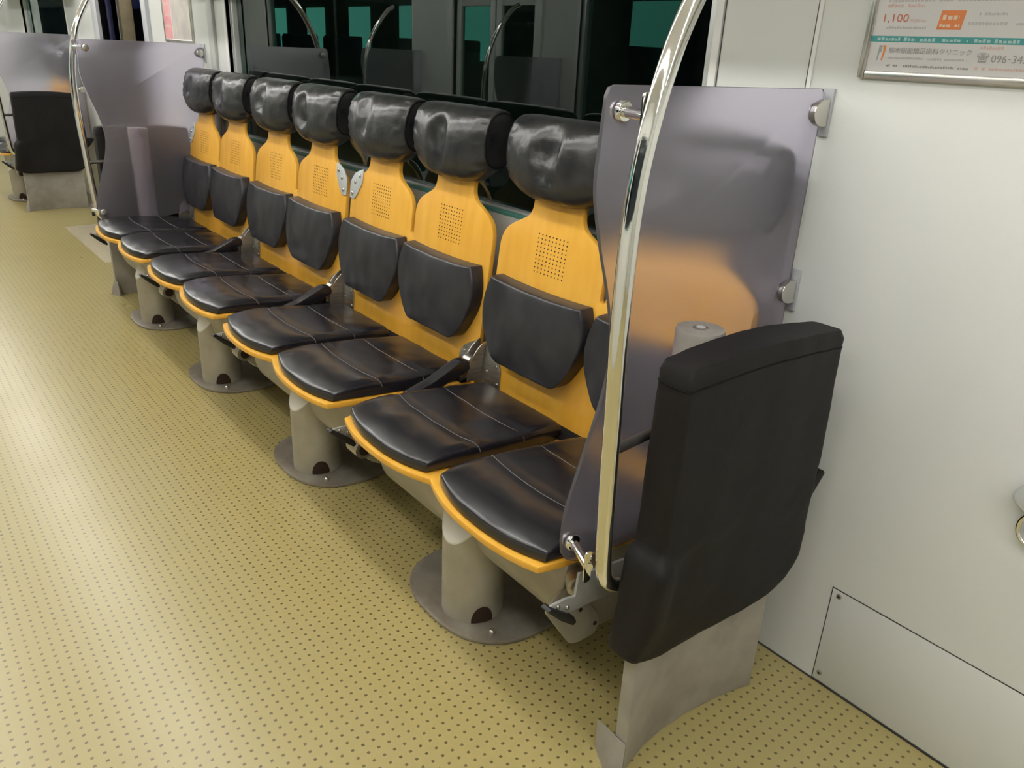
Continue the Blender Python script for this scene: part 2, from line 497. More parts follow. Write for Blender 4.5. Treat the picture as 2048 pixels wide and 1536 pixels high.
# ------------------------------------------------------------------ double seat units
LEAN = .124
def back_x(z): return .292 + (z - .455) * LEAN     # front face of the plywood back
def seat_z(x): return .456 - (x + .21) * .085       # top of the seat board

def fillet(pts, rad, n=5):
    out = []
    m = len(pts)
    for i in range(m):
        p0, p1, p2 = Vector(pts[i-1]), Vector(pts[i]), Vector(pts[(i+1) % m])
        r = rad[i] if isinstance(rad, (list, tuple)) else rad
        if r <= 0:
            out.append(tuple(p1)); continue
        d0, d2 = (p0-p1), (p2-p1)
        l = min(r, d0.length*.48, d2.length*.48)
        a, b = p1 + d0.normalized()*l, p1 + d2.normalized()*l
        for k in range(n+1):
            t = k/n
            q = a*(1-t)**2 + p1*2*t*(1-t) + b*t*t
            out.append(tuple(q))
    return out

def back_mesh():
    top, sh = 1.245, .955
    def head(c, first, last):
        o, r = [], []
        o += [(c-.105, .995), (c-.105, 1.06), (c-.13, 1.10), (c-.13, top), (c+.13, top), (c+.13, 1.10), (c+.105, 1.06), (c+.105, .995)]
        r += [.06, .02, .02, .03, .03, .02, .02, .06]
        return o, r
    o1, r1 = head(0, 1, 0)
    o2, r2_ = head(P, 0, 1)
    h = .2195
    pts = [(-.236, .40), (-.236, .93)] + o1 + [(h, .935), (h, .815), (P-h, .815), (P-h, .935)] + o2 + [(P+.236, .93), (P+.236, .40)]
    rad = [.01, .055] + r1 + [.05, .0105, .0105, .05] + r2_ + [.055, .01]
    pl = fillet(pts, rad, 6)
    return prism_mesh('back_panel', pl, 0, .017, lambda a, b, c: (back_x(b)+c, a, b), bevel=.0025, angle=.55)

def perf_mesh():
    vs, fs = [], []
    for i in range(9):
        for j in range(10):
            y = (i-4)*.0153; z = .892 + (j-4.5)*.0120
            x = back_x(z) - .0006
            b = len(vs)
            for k in range(8):
                an = k*math.pi/4
                vs.append((x + math.sin(an)*.0025*LEAN, y+math.cos(an)*.0025, z+math.sin(an)*.0025))
            vs.append((x+.0004, y, z))
            fs += [(b+k, b+(k+1) % 8, b+8) for k in range(8)]
    return mesh_from('perforation', vs, fs)

def seat_front(y):
    """front edge of the plywood seat, one shallow bulge for each seat"""
    best = 0
    for c in (0, P):
        d = abs(y-c)/.245
        if d < 1: best = max(best, (1-d**2.4))
    return -.200 - .046*best

def board_mesh():
    ys = [-.215 + i*(P+.43)/60 for i in range(61)]
    front = [(seat_front(y), y) for y in ys]
    front[0] = (-.165, -.215); front[-1] = (-.165, P+.215)
    pts = [(.30, -.215)] + front + [(.30, P+.215)]
    # waterfall: the front lip bends down a little
    def place(a, b, c):
        z = seat_z(a) - c
        if a < -.14: z -= (-.14-a)**2*1.2
        return (a, b, z)
    return prism_mesh('seat_board', pts, 0, .017, place, bevel=.003, angle=.6)

def pillow(name, fn, nu=28, nv=24):
    """closed cushion: fn(u,v,top) -> xyz for top and bottom sheets, u,v in [-1,1]"""
    vs, fs = [], []
    for s in (1, 0):
        for j in range(nv+1):
            for i in range(nu+1):
                vs.append(fn(-1+2*i/nu, -1+2*j/nv, s))
    n1 = (nu+1)*(nv+1)
    def id(i, j, s): return (0 if s else n1) + j*(nu+1)+i
    for s in (1, 0):
        for j in range(nv):
            for i in range(nu):
                q = (id(i, j, s), id(i+1, j, s), id(i+1, j+1, s), id(i, j+1, s))
                fs.append(q if s else q[::-1])
    ring = [(i, 0) for i in range(nu)] + [(nu, j) for j in range(nv)] + [(i, nv) for i in range(nu, 0, -1)] + [(0, j) for j in range(nv, 0, -1)]
    for k in range(len(ring)):
        a, b = ring[k], ring[(k+1) % len(ring)]
        fs.append((id(*a, 1), id(*b, 1), id(*b, 0), id(*a, 0)))
    return mesh_from(name, vs, fs, angle=1.3)

def ease(u): return math.sin(u*math.pi/2)

from mathutils import noise as mnoise
def nz(x, y, z, s): return mnoise.noise(Vector((x*s, y*s, z*s)))

def cushion_pt(u, v, top, seed=0):
    # u: along y, v: -1 front .. 1 back
    uu, vv = ease(u), ease(v)
    hw = .207 - .012*max(0, vv)
    y = uu*hw*(1 - .035*abs(vv)**6)
    fr = -.198 - .036*(1-abs(uu)**2.4)
    x = fr + (vv+1)/2*(.262-fr)
    rim = max(0., min(1., (1-abs(u))*5)); rimv = max(0., min(1., (1-abs(v))*(8 if v < 0 else 5)))
    k = (1-(1-rim)**2.2) * (1-(1-rimv)**2.2)
    base = seat_z(x) + .003
    if x < -.14: base -= (-.14-x)**2*1.2
    if not top: return (x, y, base)
    ramp = max(0., min(1., (vv+1)/.62)); ramp = 1-(1-ramp)**2.0
    side = 1-(1-max(0., min(1., (1-abs(uu))/.16)))**2
    dome = .007 + .017*k**.7 + .021*ramp*(.55+.45*side) + .004*(1-uu*uu)*(1-vv*vv)
    # stitched channels
    for c in (-.30, .36):
        d = (vv-c)/.035
        dome -= .0035*math.exp(-d*d)*min(1, rim*2)
    dome += .0026*nz(x*.7+seed*3.1, y*1.2, seed*.7, 10)*k + .0006*nz(x*2, y+seed, seed, 24)*k
    return (x, y, base + dome)

def cushion_mesh(seed):
    return pillow('seat_cushion', lambda u, v, t: cushion_pt(u, v, t, seed), 40, 40)

def stitch_mesh(c, seed):
    pts = []
    v = math.asin(c)/(math.pi/2)
    for i in range(33):
        u = -1 + .012 + i*(2-.024)/32
        p = cushion_pt(u, v + .05*math.cos(u*math.pi/2)*(-.6) , 1, seed)
        pts.append((p[0], p[1], p[2]+.0004))
    return tube_mesh('stitching', pts, .0011, 6)

def lumbar_mesh(seed):
    def f(u, v, top):
        uu, vv = ease(u), ease(v)           # v: -1 bottom .. 1 top
        zt, zb = .798 - .007*(1-uu*uu), .545 + .070*max(0., (abs(uu)-.60)/.40)**2.0
        z = zb + (vv+1)/2*(zt-zb)
        t = (vv+1)/2
        hw = .200 + .025*math.sin(max(0., min(1., t))*math.pi)**.9 - .008*(1-t)**3
        y = uu*hw
        rim = max(0., min(1., (1-abs(u))*6)); rv = max(0., min(1., (1-abs(v))*7))
        k = (1-(1-rim)**2)*(1-(1-rv)**2)
        bx = back_x(z) - .002
        if not top: return (bx, y, z)
        th = .012 + .034*k**.5 + .018*(1-abs(uu)**2.5)*math.sin(max(0, min(1, t))*math.pi)**.6
        th += .004*nz(seed*2.3, y*2.2, z*.7+seed, 11)*k
        return (bx - th, y, z)
    return pillow('lumbar_cushion', f, 32, 26)

HZ = 1.155
def head_mesh(seed, dents):
    """D-shaped head pillow wrapped over the top of the back"""
    ns, nt_ = 40, 44
    vs, fs = [], []
    def pt(s, th):
        ss = ease(s)
        y = ss*.203
        a = abs(ss)
        top = .112*(1 - .05*a**8)
        bot = -.118*(1 - .46*a**3.2)
        mid = (top+bot)/2; hh = (top-bot)/2
        edge = 1-(max(0, (abs(s)-.86)/.14))**2*.35
        df = (.092*(1-.36*a**2.4))*edge
        db = .045*edge
        cz, cx = math.sin(th), math.cos(th)   # cx>0 front
        sgn = 1 if cz >= 0 else -1
        z = mid + hh*edge*sgn*abs(cz)**.82
        d = (df if cx > 0 else db)*(1 if cx > 0 else -1)*abs(cx)**.78
        # dents on the front
        if cx > 0:
            for (dy, dz, ry, rz, am, ang) in dents:
                yy, zz = y-dy, z-dz
                ca, sa = math.cos(ang), math.sin(ang)
                p, q = (yy*ca+zz*sa)/ry, (-yy*sa+zz*ca)/rz
                r2 = p*p+q*q
                wob = 1+.5*nz(y+seed, z, seed, 22)
                d -= 1.25*am*math.exp(-(r2**2.2))*wob
                d += am*.5*math.exp(-((math.sqrt(r2)-1.25)/.22)**2)*max(0, nz(y*1.3, z+seed, seed, 17)+.35)
            # gathers near the side seam
            g = max(0, (a-.72)/.28)
            d += .005*math.sin(z*210+seed)*g*(1-g)*3.4
            d += .003*nz(y, z, seed, 18) + .0022*abs(nz(y*1.4, z*.8, seed+3, 34))
        zz = HZ+z
        return (back_x(zz)+.008-d, y, zz)
    for i in range(ns+1):
        for j in range(nt_):
            vs.append(pt(-1+2*i/ns, 2*math.pi*j/nt_))
    for i in range(ns):
        for j in range(nt_):
            fs.append((i*nt_+j, i*nt_+(j+1) % nt_, (i+1)*nt_+(j+1) % nt_, (i+1)*nt_+j))
    fs.append(tuple(range(nt_))); fs.append(tuple(ns*nt_+j for j in range(nt_))[::-1])
    me = mesh_from('headrest', vs, fs, angle=1.2)
    rings = []
    for s in (-.93, .93):
        ring = []
        for j in range(nt_+1):
            p = Vector(pt(s, 2*math.pi*j/nt_))
            c = Vector((back_x(HZ)-.02, p.y, HZ))
            ring.append(p + (p-c).normalized()*.0015)
        rings.append(tube_mesh('piping', ring, .0032, 6, False))
    return me, rings

# --- metal parts
def ell(c, rx, rz, n, e=2.3):
    out = []
    for k in range(n):
        t = 2*math.pi*k/n
        cx, sx = math.cos(t), math.sin(t)
        out.append((c[0]+rx*math.copysign(abs(cx)**(2/e), cx), c[1]+rz*math.copysign(abs(sx)**(2/e), sx)))
    return out
BE = ((.045, .325), .162, .155)
def beam_mesh():
    return prism_mesh('support_beam', [(a, min(b, .412)) for a, b in ell(*BE, 48)], -.175, P+.19, lambda a, b, c: (a, c, b), bevel=.006, angle=.7)

def pedestal_mesh():
    # vertical drum with a sloping cut at the front under the beam
    n = 40; c = (-.066, P/2); r = .085
    vs, fs = [], []
    zs = [.010, .10, None]
    for z in zs:
        for k in range(n):
            t = 2*math.pi*k/n
            x, y = c[0]+r*math.cos(t), c[1]+r*math.sin(t)
            zz = z if z is not None else min(.300, .248 + (x+.151)*1.45)
            vs.append((x, y, zz))
    for j in range(2):
        for k in range(n):
            fs.append((j*n+k, j*n+(k+1) % n, (j+1)*n+(k+1) % n, (j+1)*n+k))
    fs.append(tuple(range(n))[::-1])
    fs.append(tuple(2*n+k for k in range(n)))
    return mesh_from('pedestal', vs, fs, angle=.7)

def cap_mesh():
    n = 40; c = (-.066, P/2); r = .0855
    a0 = math.acos((-.108-c[0])/r)
    arc = [(c[0]+r*math.cos(t), c[1]+r*math.sin(t)) for t in [a0+(2*math.pi-2*a0)*k/24 for k in range(25)]]
    vs = [(x, y, .248+(x+.151)*1.45+.0035) for x, y in arc] + [(x, y, .248+(x+.151)*1.45-.002) for x, y in arc]
    m = len(arc)
    fs = [tuple(range(m)), tuple(range(m, 2*m))[::-1]]
    for i in range(m): fs.append((i, (i+1) % m, m+(i+1) % m, m+i))
    return mesh_from('pedestal_cap', vs, fs)

def baseplate_mesh():
    pts = []
    for k in range(64):
        t = 2*math.pi*k/64
        cx, sx = math.cos(t), math.sin(t)
        pts.append((.02+.205*math.copysign(abs(cx)**(2/2.5), cx), .268+.232*math.copysign(abs(sx)**(2/2.5), sx)))
    return prism_mesh('base_plate', pts, 0.0, .012, lambda a, b, c: (a, b, c), bevel=.004, angle=.6)

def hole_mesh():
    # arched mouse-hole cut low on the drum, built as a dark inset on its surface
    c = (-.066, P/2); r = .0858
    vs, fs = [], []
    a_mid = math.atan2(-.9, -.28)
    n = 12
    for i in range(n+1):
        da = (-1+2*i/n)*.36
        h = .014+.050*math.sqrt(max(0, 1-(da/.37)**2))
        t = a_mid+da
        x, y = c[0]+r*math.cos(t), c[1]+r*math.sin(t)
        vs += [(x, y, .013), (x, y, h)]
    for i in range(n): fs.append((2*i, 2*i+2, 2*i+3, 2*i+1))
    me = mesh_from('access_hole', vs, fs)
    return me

def lever_parts():
    # upright plate beside the beam with a rubber-tipped handle
    y = -.262
    out = [(-.240, .396), (-.191, .397), (-.164, .391), (-.158, .447), (-.136, .440), (-.03, .428), (.024, .418), (.022, .345), (-.04, .350), (-.115, .355), (-.175, .356), (-.216, .368)]
    pl = fillet(out, .004, 3)
    plate = prism_mesh('lever', pl, y, y+.007, lambda a, b, c: (a, c, b), bevel=.001, angle=.5)
    tip = prism_mesh('lever_tip', fillet([(-.248, .394), (-.238, .400), (-.212, .380), (-.172, .350), (-.163, .332), (-.172, .326), (-.208, .354)], .004, 3), y-.010, y+.015, lambda a, b, c: (a, c, b), bevel=.002, angle=.5)
    return plate, tip

def bracket_meshes(side):
    """riveted sector plate on the back at the outer end plus a forward flange; side=+1 far end"""
    ye = P+.236 if side > 0 else -.236
    s = -side
    pts = [(0, .428), (0, .560), (s*.03, .552), (s*.075, .525), (s*.092, .50), (s*.098, .428)]
    plate = prism_mesh('hinge_bracket', fillet(pts, .008, 3), -.0035, -.0005, lambda a, b, c: (back_x(b)+c, ye+a, b), bevel=.0006)
    riv = []
    for a, b in ((.022, .478), (.070, .508), (.082, .452)):
        riv.append(disc_mesh('rivet', (back_x(b)-.0035, ye+s*a, b), (-1, 0, .12), .0055, .003, 12, 1))
    fl = []
    for k in range(13):
        t = k/12
        fl.append((back_x(.572)+.002 - .075*math.sin(t*math.pi/2)**1.0, .572 - .125*t**1.5))
    fl += [(back_x(.440)+.002, .440)]
    flange = prism_mesh('bracket_flange', fl, 0, .004, lambda a, b, c: (a, ye+side*(c+.0004), b), bevel=.0006)
    return plate, riv, flange

def armrest_meshes():
    yc = P+.236+.0185
    pts = [(.205, .522), (.240, .520), (.246, .488), (.20, .470), (.10, .435), (.02, .428), (.015, .450), (.10, .474)]
    arm = prism_mesh('armrest', fillet(pts, .012, 4), yc-.021, yc+.021, lambda a, b, c: (a, c, b), bevel=.006, seg=3)
    hinge = tube_mesh('armrest_hinge', [(.256, yc-.0175, .506), (.256, yc+.0175, .506)], .022, 20)
    return arm, hinge

def shoulder_meshes(side):
    ye = P+.236 if side > 0 else -.236
    s = -side
    pts = [(-s*.004, .868), (-s*.004, .930), (s*.028, .966), (s*.092, .988), (s*.088, .935), (s*.05, .882), (s*.03, .866)]
    plate = prism_mesh('shoulder_plate', fillet(pts, [.006, .012, .012, .006, .008, .008, .006], 3), -.004, -.0003, lambda a, b, c: (back_x(b)+c, ye+a, b), bevel=.0008)
    bol = [disc_mesh('bolt', (back_x(b)-.004, ye+s*a, b), (-1, 0, .12), .0075, .005, 12, 1) for a, b in ((.070, .958), (.037, .932), (.018, .888))]
    return plate, bol

ME = {}
def shared(key, fn):
    if key not in ME: ME[key] = fn()
    return ME[key]

DENTS = {
 1: [(-.005, .035, .050, .058, .017, .1), (-.012, -.040, .045, .018, .012, .15), (.05, .02, .02, .03, .005, 0)],
 2: [(.015, .010, .048, .062, .018, -.2), (.02, -.062, .035, .016, .009, -.4)],
 3: [(.045, .055, .05, .035, .014, .5), (.05, -.005, .04, .03, .012, 0), (.06, -.05, .02, .012, .006, .4)],
 4: [(.06, .015, .055, .055, .017, .6), (.03, -.03, .05, .025, .013, -.3)],
 5: [(.03, .035, .05, .05, .016, .3), (.02, -.015, .045, .022, .012, .5), (.04, -.055, .03, .015, .007, 0)],
 6: [(.055, .02, .055, .06, .014, .4), (-.01, -.02, .03, .03, .008, .2)],
 7: [(.03, .02, .045, .05, .011, .2)],
 0: [(.0, .02, .05, .05, .014, .2)],
 8: [(.0, .02, .05, .05, .012, .2)], 9: [(.02, .0, .05, .05, .012, .2)],
}
def make_unit(y0, idx, label, shoulders=(), arm=True, far_lever=False, group='double seats'):
    t = empty('double_seat', (0, y0, 0))
    tag(t, label, 'train seat', group)
    back = obj('back_panel', shared('back', back_mesh), 'wood', t)
    for c in (0, P):
        pf = obj('perforation', shared('perf', perf_mesh), 'hole', back, (0, c, 0)); pf['kind'] = 'stuff'
    obj('seat_board', shared('board', board_mesh), 'wood', t)
    for q, c in enumerate((0, P)):
        n = idx*2+q
        hm, rings = head_mesh(n+1.37, DENTS.get(n, DENTS[8]))
        h = obj('headrest', hm, 'head', t, (0, c, 0))
        for r in rings: obj('piping', r, 'seam', h)
        obj('lumbar_cushion', lumbar_mesh(n), 'lumbar', t, (0, c, 0))
        cu = obj('seat_cushion', cushion_mesh(n), 'leather', t, (0, c, 0))
        for sc in (-.30, .36): obj('stitching', stitch_mesh(sc, n), 'thread', cu)
    obj('rear_strip', shared('rstrip', lambda: prism_mesh('rear_strip', [(.250, seat_z(.250)+.0005), (.2895, seat_z(.2895)+.0005), (.2905, .436), (.268, .430), (.250, .424)], -.215, P+.215, lambda a, b, c: (a, c, b), bevel=.001)), 'seam', t)
    obj('support_beam', shared('beam', beam_mesh), 'grey', t)
    if idx: cl = obj('torsion_collar', shared('collar', lambda: tube_mesh('torsion_collar', [(-.118, -.235, .285), (-.118, -.17, .285)], .030, 24)), 'steel', t)
    if idx: obj('collar_bore', shared('bore', lambda: tube_mesh('collar_bore', [(-.118, -.2365, .285), (-.118, -.230, .285)], .019, 20)), 'hole', cl)
    ped = obj('pedestal', shared('ped', pedestal_mesh), 'grey', t)
    obj('pedestal_cap', shared('cap', cap_mesh), 'cap', ped)
    obj('access_hole', shared('hole', hole_mesh), 'hole', ped)
    bp = obj('base_plate', shared('base', baseplate_mesh), 'plate', t)
    obj('bolt', shared('bbolt', lambda: disc_mesh('bolt', (-.095, .100, .011), (0, 0, 1), .009, .014, 12, 1)), 'bolt', bp)
    pl, tip = shared('lever', lever_parts)
    lv = obj('lever', pl, 'lever', t)
    obj('lever_tip', tip, 'black', lv)
    for a, b in ((-.212, .387), (-.186, .374)):
        obj('screw', shared(('lscrew', a), lambda: disc_mesh('screw', (a, -.262, b), (0, -1, 0), .005, .004, 10, 1)), 'bolt', lv)
    for s in (-1, 1):
        pm, riv, fl = shared(('br', s), lambda: bracket_meshes(s))
        b = obj('hinge_bracket', pm, 'steel', t)
        obj('bracket_flange', fl, 'steel', b)
        for r in riv: obj('rivet', r, 'bolt', b)
    if arm:
        am, hg = shared('arm', armrest_meshes)
        a = obj('armrest', am, 'leather', t)
        obj('armrest_hinge', hg, 'bolt', a)
    for s in shoulders:
        pm, bl = shared(('sh', s), lambda: shoulder_meshes(s))
        b = obj('shoulder_plate', pm, 'lgrey', t)
        for r in bl: obj('bolt', r, 'bolt', b)
    if far_lever:
        lv = obj('lever', pl, 'lever', t, (0, P+.51, 0))
        obj('lever_tip', tip, 'black', lv)
    return t

unit0 = make_unit(0, 0, 'nearest double seat of the long bench, partly behind the frosted panel and chrome pole')
make_unit(U, 1, 'second double seat from the near end of the long bench', shoulders=(1,))
make_unit(2*U, 2, 'third double seat from the near end of the long bench', shoulders=(-1,))
make_unit(3*U, 3, 'farthest double seat of the long bench, against the far frosted partition', shoulders=(1,), arm=False, far_lever=True)
make_unit(YN, 4, 'double seat of the next bench beyond the open doorway', group='double seats of the next bench')

eb = obj('end_bracket', prism_mesh('end_bracket', fillet([(-.172, .300), (-.088, .172), (-.06, .163), (-.004, .165), (.006, .190), (-.004, .222), (-.083, .330), (-.13, .34)], .012, 4), -.1815, -.1755, lambda a, b, c: (a, c, b), bevel=.001), 'grey', unit0)
for a, b in ((-.062, .258), (-.010, .196)):
    obj('bolt_hole', disc_mesh('bolt_hole', (a, -.1815, b), (0, -1, 0), .0055, .0015, 12), 'hole', eb)
ps = obj('pivot_stud', tube_mesh('pivot_stud', [(-.085, -.174, .362), (-.112, -.215, .362)], .024, 24), 'steel', unit0)
obj('stud_pin', disc_mesh('stud_pin', (-.112, -.215, .358), (-.4, -.9, 0), .013, .022, 18, .3), 'plate', ps)

# ------------------------------------------------------------------ bench ends: partition, pole, padded end board, post
def bench_end(y0, s, labels, full=True):
    """local y measured outwards as in the near end (negative); s=+1 near-type end, s=-1 mirrored"""
    Y = lambda y: s*y
    # frosted partition
    t = empty('partition', (0, y0, 0)); tag(t, labels[0], 'partition', 'frosted partitions')
    ctrl = [(-.168, 1.372, 0), (-.173, 1.30, 0), (-.176, 1.22, 0), (-.155, 1.13, 0), (-.120, 1.02, 0), (-.100, .92, 0), (-.112, .82, 0), (-.150, .70, 0), (-.184, .59, 0), (-.190, .52, 0)]
    left = [(p.x, p.y) for p in smooth_path(ctrl, 5)]
    pts = [(.462, .52), (.462, 1.378)] + [(.455, 1.386), (-.150, 1.388), (-.162, 1.384)] + left + [(-.186, .490), (-.172, .470), (-.150, .458), (-.10, .447), (.03, .445), (.20, .47), (.40, .505)]
    obj('panel', prism_mesh('panel', pts, Y(-.236), Y(-.227), lambda a, b, c: (a, c, b), bevel=.0018, angle=.6), 'frost', t)
    for (x, z) in ((-.131, 1.347), (-.163, .513)):
        so = obj('standoff', tube_mesh('standoff', [(x, Y(-.2372), z), (x-.012, Y(-.27), z), (x-.034, Y(-.322), z)], .0095, 18), 'chrome', t)
        obj('standoff_flange', disc_mesh('standoff_flange', (x, Y(-.2362), z), (0, -s, 0), .0185, .009, 20, .35), 'chrome', so)
        obj('standoff_cap', disc_mesh('standoff_cap', (x, Y(-.2265), z), (0, s, 0), .017, .007, 18, .6), 'bolt', so)
        obj('saddle', prism_mesh('saddle', fillet([(-.009, -.035), (.009, -.035), (.009, .035), (-.009, .035)], .008, 4), 0, .003, lambda a, b, c: (x-.034+a, Y(-.318-c), z+b)), 'chrome', so)
    for z in (1.339, .954):
        D = fillet([(.4705, -.027), (.4705, .027), (.445, .027), (.424, .019), (.415, 0), (.424, -.019), (.445, -.027)], .009, 4)
        cl = obj('wall_clip', prism_mesh('wall_clip', [(a, b+z) for a, b in D], Y(-.250), Y(-.2365), lambda a, b, c: (a, c, b), bevel=.002), 'bolt', t)
        obj('clip_plate', box_mesh('clip_plate', [((.4700, min(Y(-.252), Y(-.226)), z-.048), (.4770, max(Y(-.252), Y(-.226)), z+.048))], .0015), 'jamb', cl)
        obj('clip_disc', disc_mesh('clip_disc', (.445, Y(-.2265), z), (0, s, 0), .02, .006, 18, .5), 'bolt', cl)
    # chrome grab pole
    g = empty('grab_pole', (0, y0, 0)); tag(g, labels[1], 'grab pole', 'chrome grab poles')
    pc = [(-.125, .452), (-.150, .468), (-.168, .497), (-.174, .55), (-.182, .70), (-.187, .85), (-.192, .98), (-.193, 1.10), (-.189, 1.21), (-.172, 1.32), (-.141, 1.43), (-.102, 1.514), (-.04, 1.61), (.04, 1.69), (.112, 1.735)]
    pp = smooth_path([(x, Y(-.337), z) for x, z in pc], 6)
    obj('tube', tube_mesh('tube', pp, .0165, 24), 'chrome', g)
    obj('brace', tube_mesh('brace', [(-.180, Y(-.333), .766), (-.05, Y(-.322), .768), (.03, Y(-.305), .768)], .010, 16), 'darksteel', g)
    # key post
    k = empty('key_post', (.085, y0+Y(-.293), 0)); tag(k, labels[2], 'post', 'grey key posts')
    obj('column', tube_mesh('column', [(0, 0, 0), (0, 0, .938), (0, 0, .945)], .049, 32, True, [.049, .049, .047]), 'blade', k)
    lk = obj('lock', disc_mesh('lock', (.0, 0, .9445), (0, 0, 1), .016, .003, 20, .3), 'bolt', k)
    obj('keyhole', disc_mesh('keyhole', (0, 0, .9475), (0, 0, 1), .009, .0008, 16), 'lgrey', lk)
    # padded end board
    e = empty('padded_end_board', (0, y0, 0)); tag(e, labels[3], 'end board', 'padded end boards')
    zs = [.312, .318, .33, .36, .40, .44, .48, .515, .54, .553, .563, .572, .582, .60, .64, .70, .76, .82, .87, .905, .925, .936, .942]
    vs, fs = [], []
    nper = 0
    for i, z in enumerate(zs):
        if z < .545: xl = -.150 - (.545-z)*.10
        elif z < .575: xl = -.150 + (z-.545)/.03*.026
        else: xl = -.124 + (z-.575)*.03
        low = max(0, min(1, (.575-z)/.03))
        xr = .388 - .012*max(0, (z-.6)/.3)
        ya, yb = -.440, -.362
        inset = 0.
        if z > .925: inset = (z-.925)*.35
        if z < .32: inset = (.32-z)*1.0
        ya += inset; yb -= inset; xl += inset; xr -= inset
        pts = fillet([(xl, ya+.004*low), (xr, ya), (xr, yb), (xl, yb+.004*low)], [.013+.014*low, .022, .022, .014+.012*low], 5)
        dense = []
        m = len(pts)
        for a in range(m):
            p, q = pts[a], pts[(a+1) % m]
            L = math.hypot(q[0]-p[0], q[1]-p[1])
            kk = {5: 16, 11: 3, 17: 16, 23: 3}.get(a, 1)
            for b in range(kk):
                dense.append((p[0]+(q[0]-p[0])*b/kk, p[1]+(q[1]-p[1])*b/kk))
        if not nper: nper = len(dense)
        for (x, y) in dense[:nper]:
            zz = z
            f = max(0, min(1, (x-.27)/.12))
            if z < .6: zz += f*f*.075*(.6-z)/.29
            g_ = max(0, min(1, (x+.12)/.5))
            if z > .6: zz -= (z-.6)/.34*(.010*g_) - (z-.6)/.34*.014*math.sin(g_*math.pi)
            wr = .004*nz(x*.8, z*.5, s*2.1, 9) + .0035*nz(x*2, z, s, 21)
            if y < -.40: y2 = y + wr - .006*math.sin(max(0, min(1, (x+.12)/.5))*math.pi)*(1 if z > .6 else .6)
            else: y2 = y - wr + .010*math.sin(max(0, min(1, (x+.12)/.5))*math.pi)
            bl = low*max(0, min(1, (-.07-x)/.04))*max(0, min(1, (z-.33)/.12))
            if y < -.40: y2 -= .024*bl
            if z < .4 and x < -.06: zz += .03*((-.06-x)/.12)**2*(.4-z)/.09
            vs.append((x + .003*nz(z, y, s, 14), Y(y2), zz))
    R_ = len(zs)
    for i in range(R_-1):
        for j in range(nper):
            fs.append((i*nper+j, i*nper+(j+1) % nper, (i+1)*nper+(j+1) % nper, (i+1)*nper+j))
    fs.append(tuple(range(nper))); fs.append(tuple((R_-1)*nper+j for j in range(nper)))
    cv = obj('padded_cover', mesh_from('padded_cover', vs, fs, angle=1.0), 'vinyl', e)
    # stitched seam around the top edge
    base = (R_-4)*nper
    ring = []
    for j in range(nper+1):
        p = Vector(vs[base + j % nper])
        c = Vector((.13, Y(-.40), p.z))
        ring.append(p + (p-c).normalized()*.0008)
    obj('seam', tube_mesh('seam', ring, .0016, 6, False), 'seam', cv)
    obj('flap', prism_mesh('flap', fillet([(.375, .580), (.440, .578), (.448, .568), (.405, .515), (.375, .490)], .004, 3), Y(-.422), Y(-.402), lambda a, b, c: (a, c, b), bevel=.003), 'vinyl', cv)
    # curved steel blade standing on the floor
    near = [(-.125, -.412), (-.09, -.400), (-.03, -.386), (.04, -.379), (.12, -.379), (.21, -.388), (.28, -.400), (.322, -.412)]
    far = [(.325, -.385), (.28, -.376), (.20, -.363), (.10, -.356), (.02, -.357), (-.06, -.366), (-.125, -.380)]
    ol = near + far
    obj('blade', prism_mesh('blade', ol, 0.0, .34, lambda a, b, c: (a, Y(b), c), bevel=.002, angle=.8), 'blade', e)
    obj('foot', prism_mesh('foot', [(-.158, -.392), (-.127, -.412), (-.1265, -.384), (-.110, -.330), (-.124, -.326)], 0, .085, lambda a, b, c: (-.1265+(a+.1265)*(1-c/.085*.85), Y(b), c), angle=.6), 'blade', e)
    return

bench_end(0, 1, ('large frosted lavender partition at the near end of the bench', 'nearest curved chrome grab pole in front of the large frosted partition',
                 'short grey post with a round lock behind the big black padded board', 'big black vinyl padded board on a curved steel foot in the foreground'))
bench_end(3*U+P, -1, ('frosted lavender partition at the far end of the long bench', 'curved chrome grab pole at the far end of the long bench',
                 'pale grey post seen blurred through the far frosted partition', 'black padded board seen blurred through the far frosted partition'))
bench_end(YN, 1, ('frosted partition of the next bench, beyond the doorway at the left edge', 'curved chrome grab pole of the next bench beyond the doorway',
                 'grey post behind the black board of the next bench', 'black padded board of the next bench beyond the doorway'))

# ------------------------------------------------------------------ posters
def text_mesh(body, size):
    cu = bpy.data.curves.new('lettering', 'FONT')
    cu.body = body; cu.size = size; cu.extrude = .0002; cu.resolution_u = 2
    o = bpy.data.objects.new('tmp', cu); col.objects.link(o)
    dg = bpy.context.evaluated_depsgraph_get()
    me = bpy.data.meshes.new_from_object(o.evaluated_get(dg))
    bpy.data.objects.remove(o); bpy.data.curves.remove(cu)
    return me

def poster(y_left, z_bot, wd, ht, label):
    """framed poster on the wall; local u to the right (-y), v up"""
    t = empty('framed_poster', (XW, y_left, z_bot))
    tag(t, label, 'poster', 'framed wall posters')
    fw_ = .0145
    def bx(u0, u1, v0, v1, d0, d1): return ((-d1, -u1, v0), (-d0, -u0, v1))
    fr = obj('frame', box_mesh('frame', [bx(0, fw_, 0, ht, .0005, .012), bx(wd-fw_, wd, 0, ht, .0005, .012), bx(fw_, wd-fw_, 0, fw_, .0005, .012), bx(fw_, wd-fw_, ht-fw_, ht, .0005, .012)], .003), 'bolt', t)
    sh = obj('sheet', box_mesh('sheet', [bx(fw_-.001, wd-fw_+.001, fw_-.001, ht-fw_+.001, .001, .007)]), 'paper', t)
    return t, sh
def flat(parent, name, pts, m, d=.0073):
    me = prism_mesh(name, pts, d-.0006, d, lambda a, b, c: (-c, -a, b))
    return obj(name, me, m, parent)
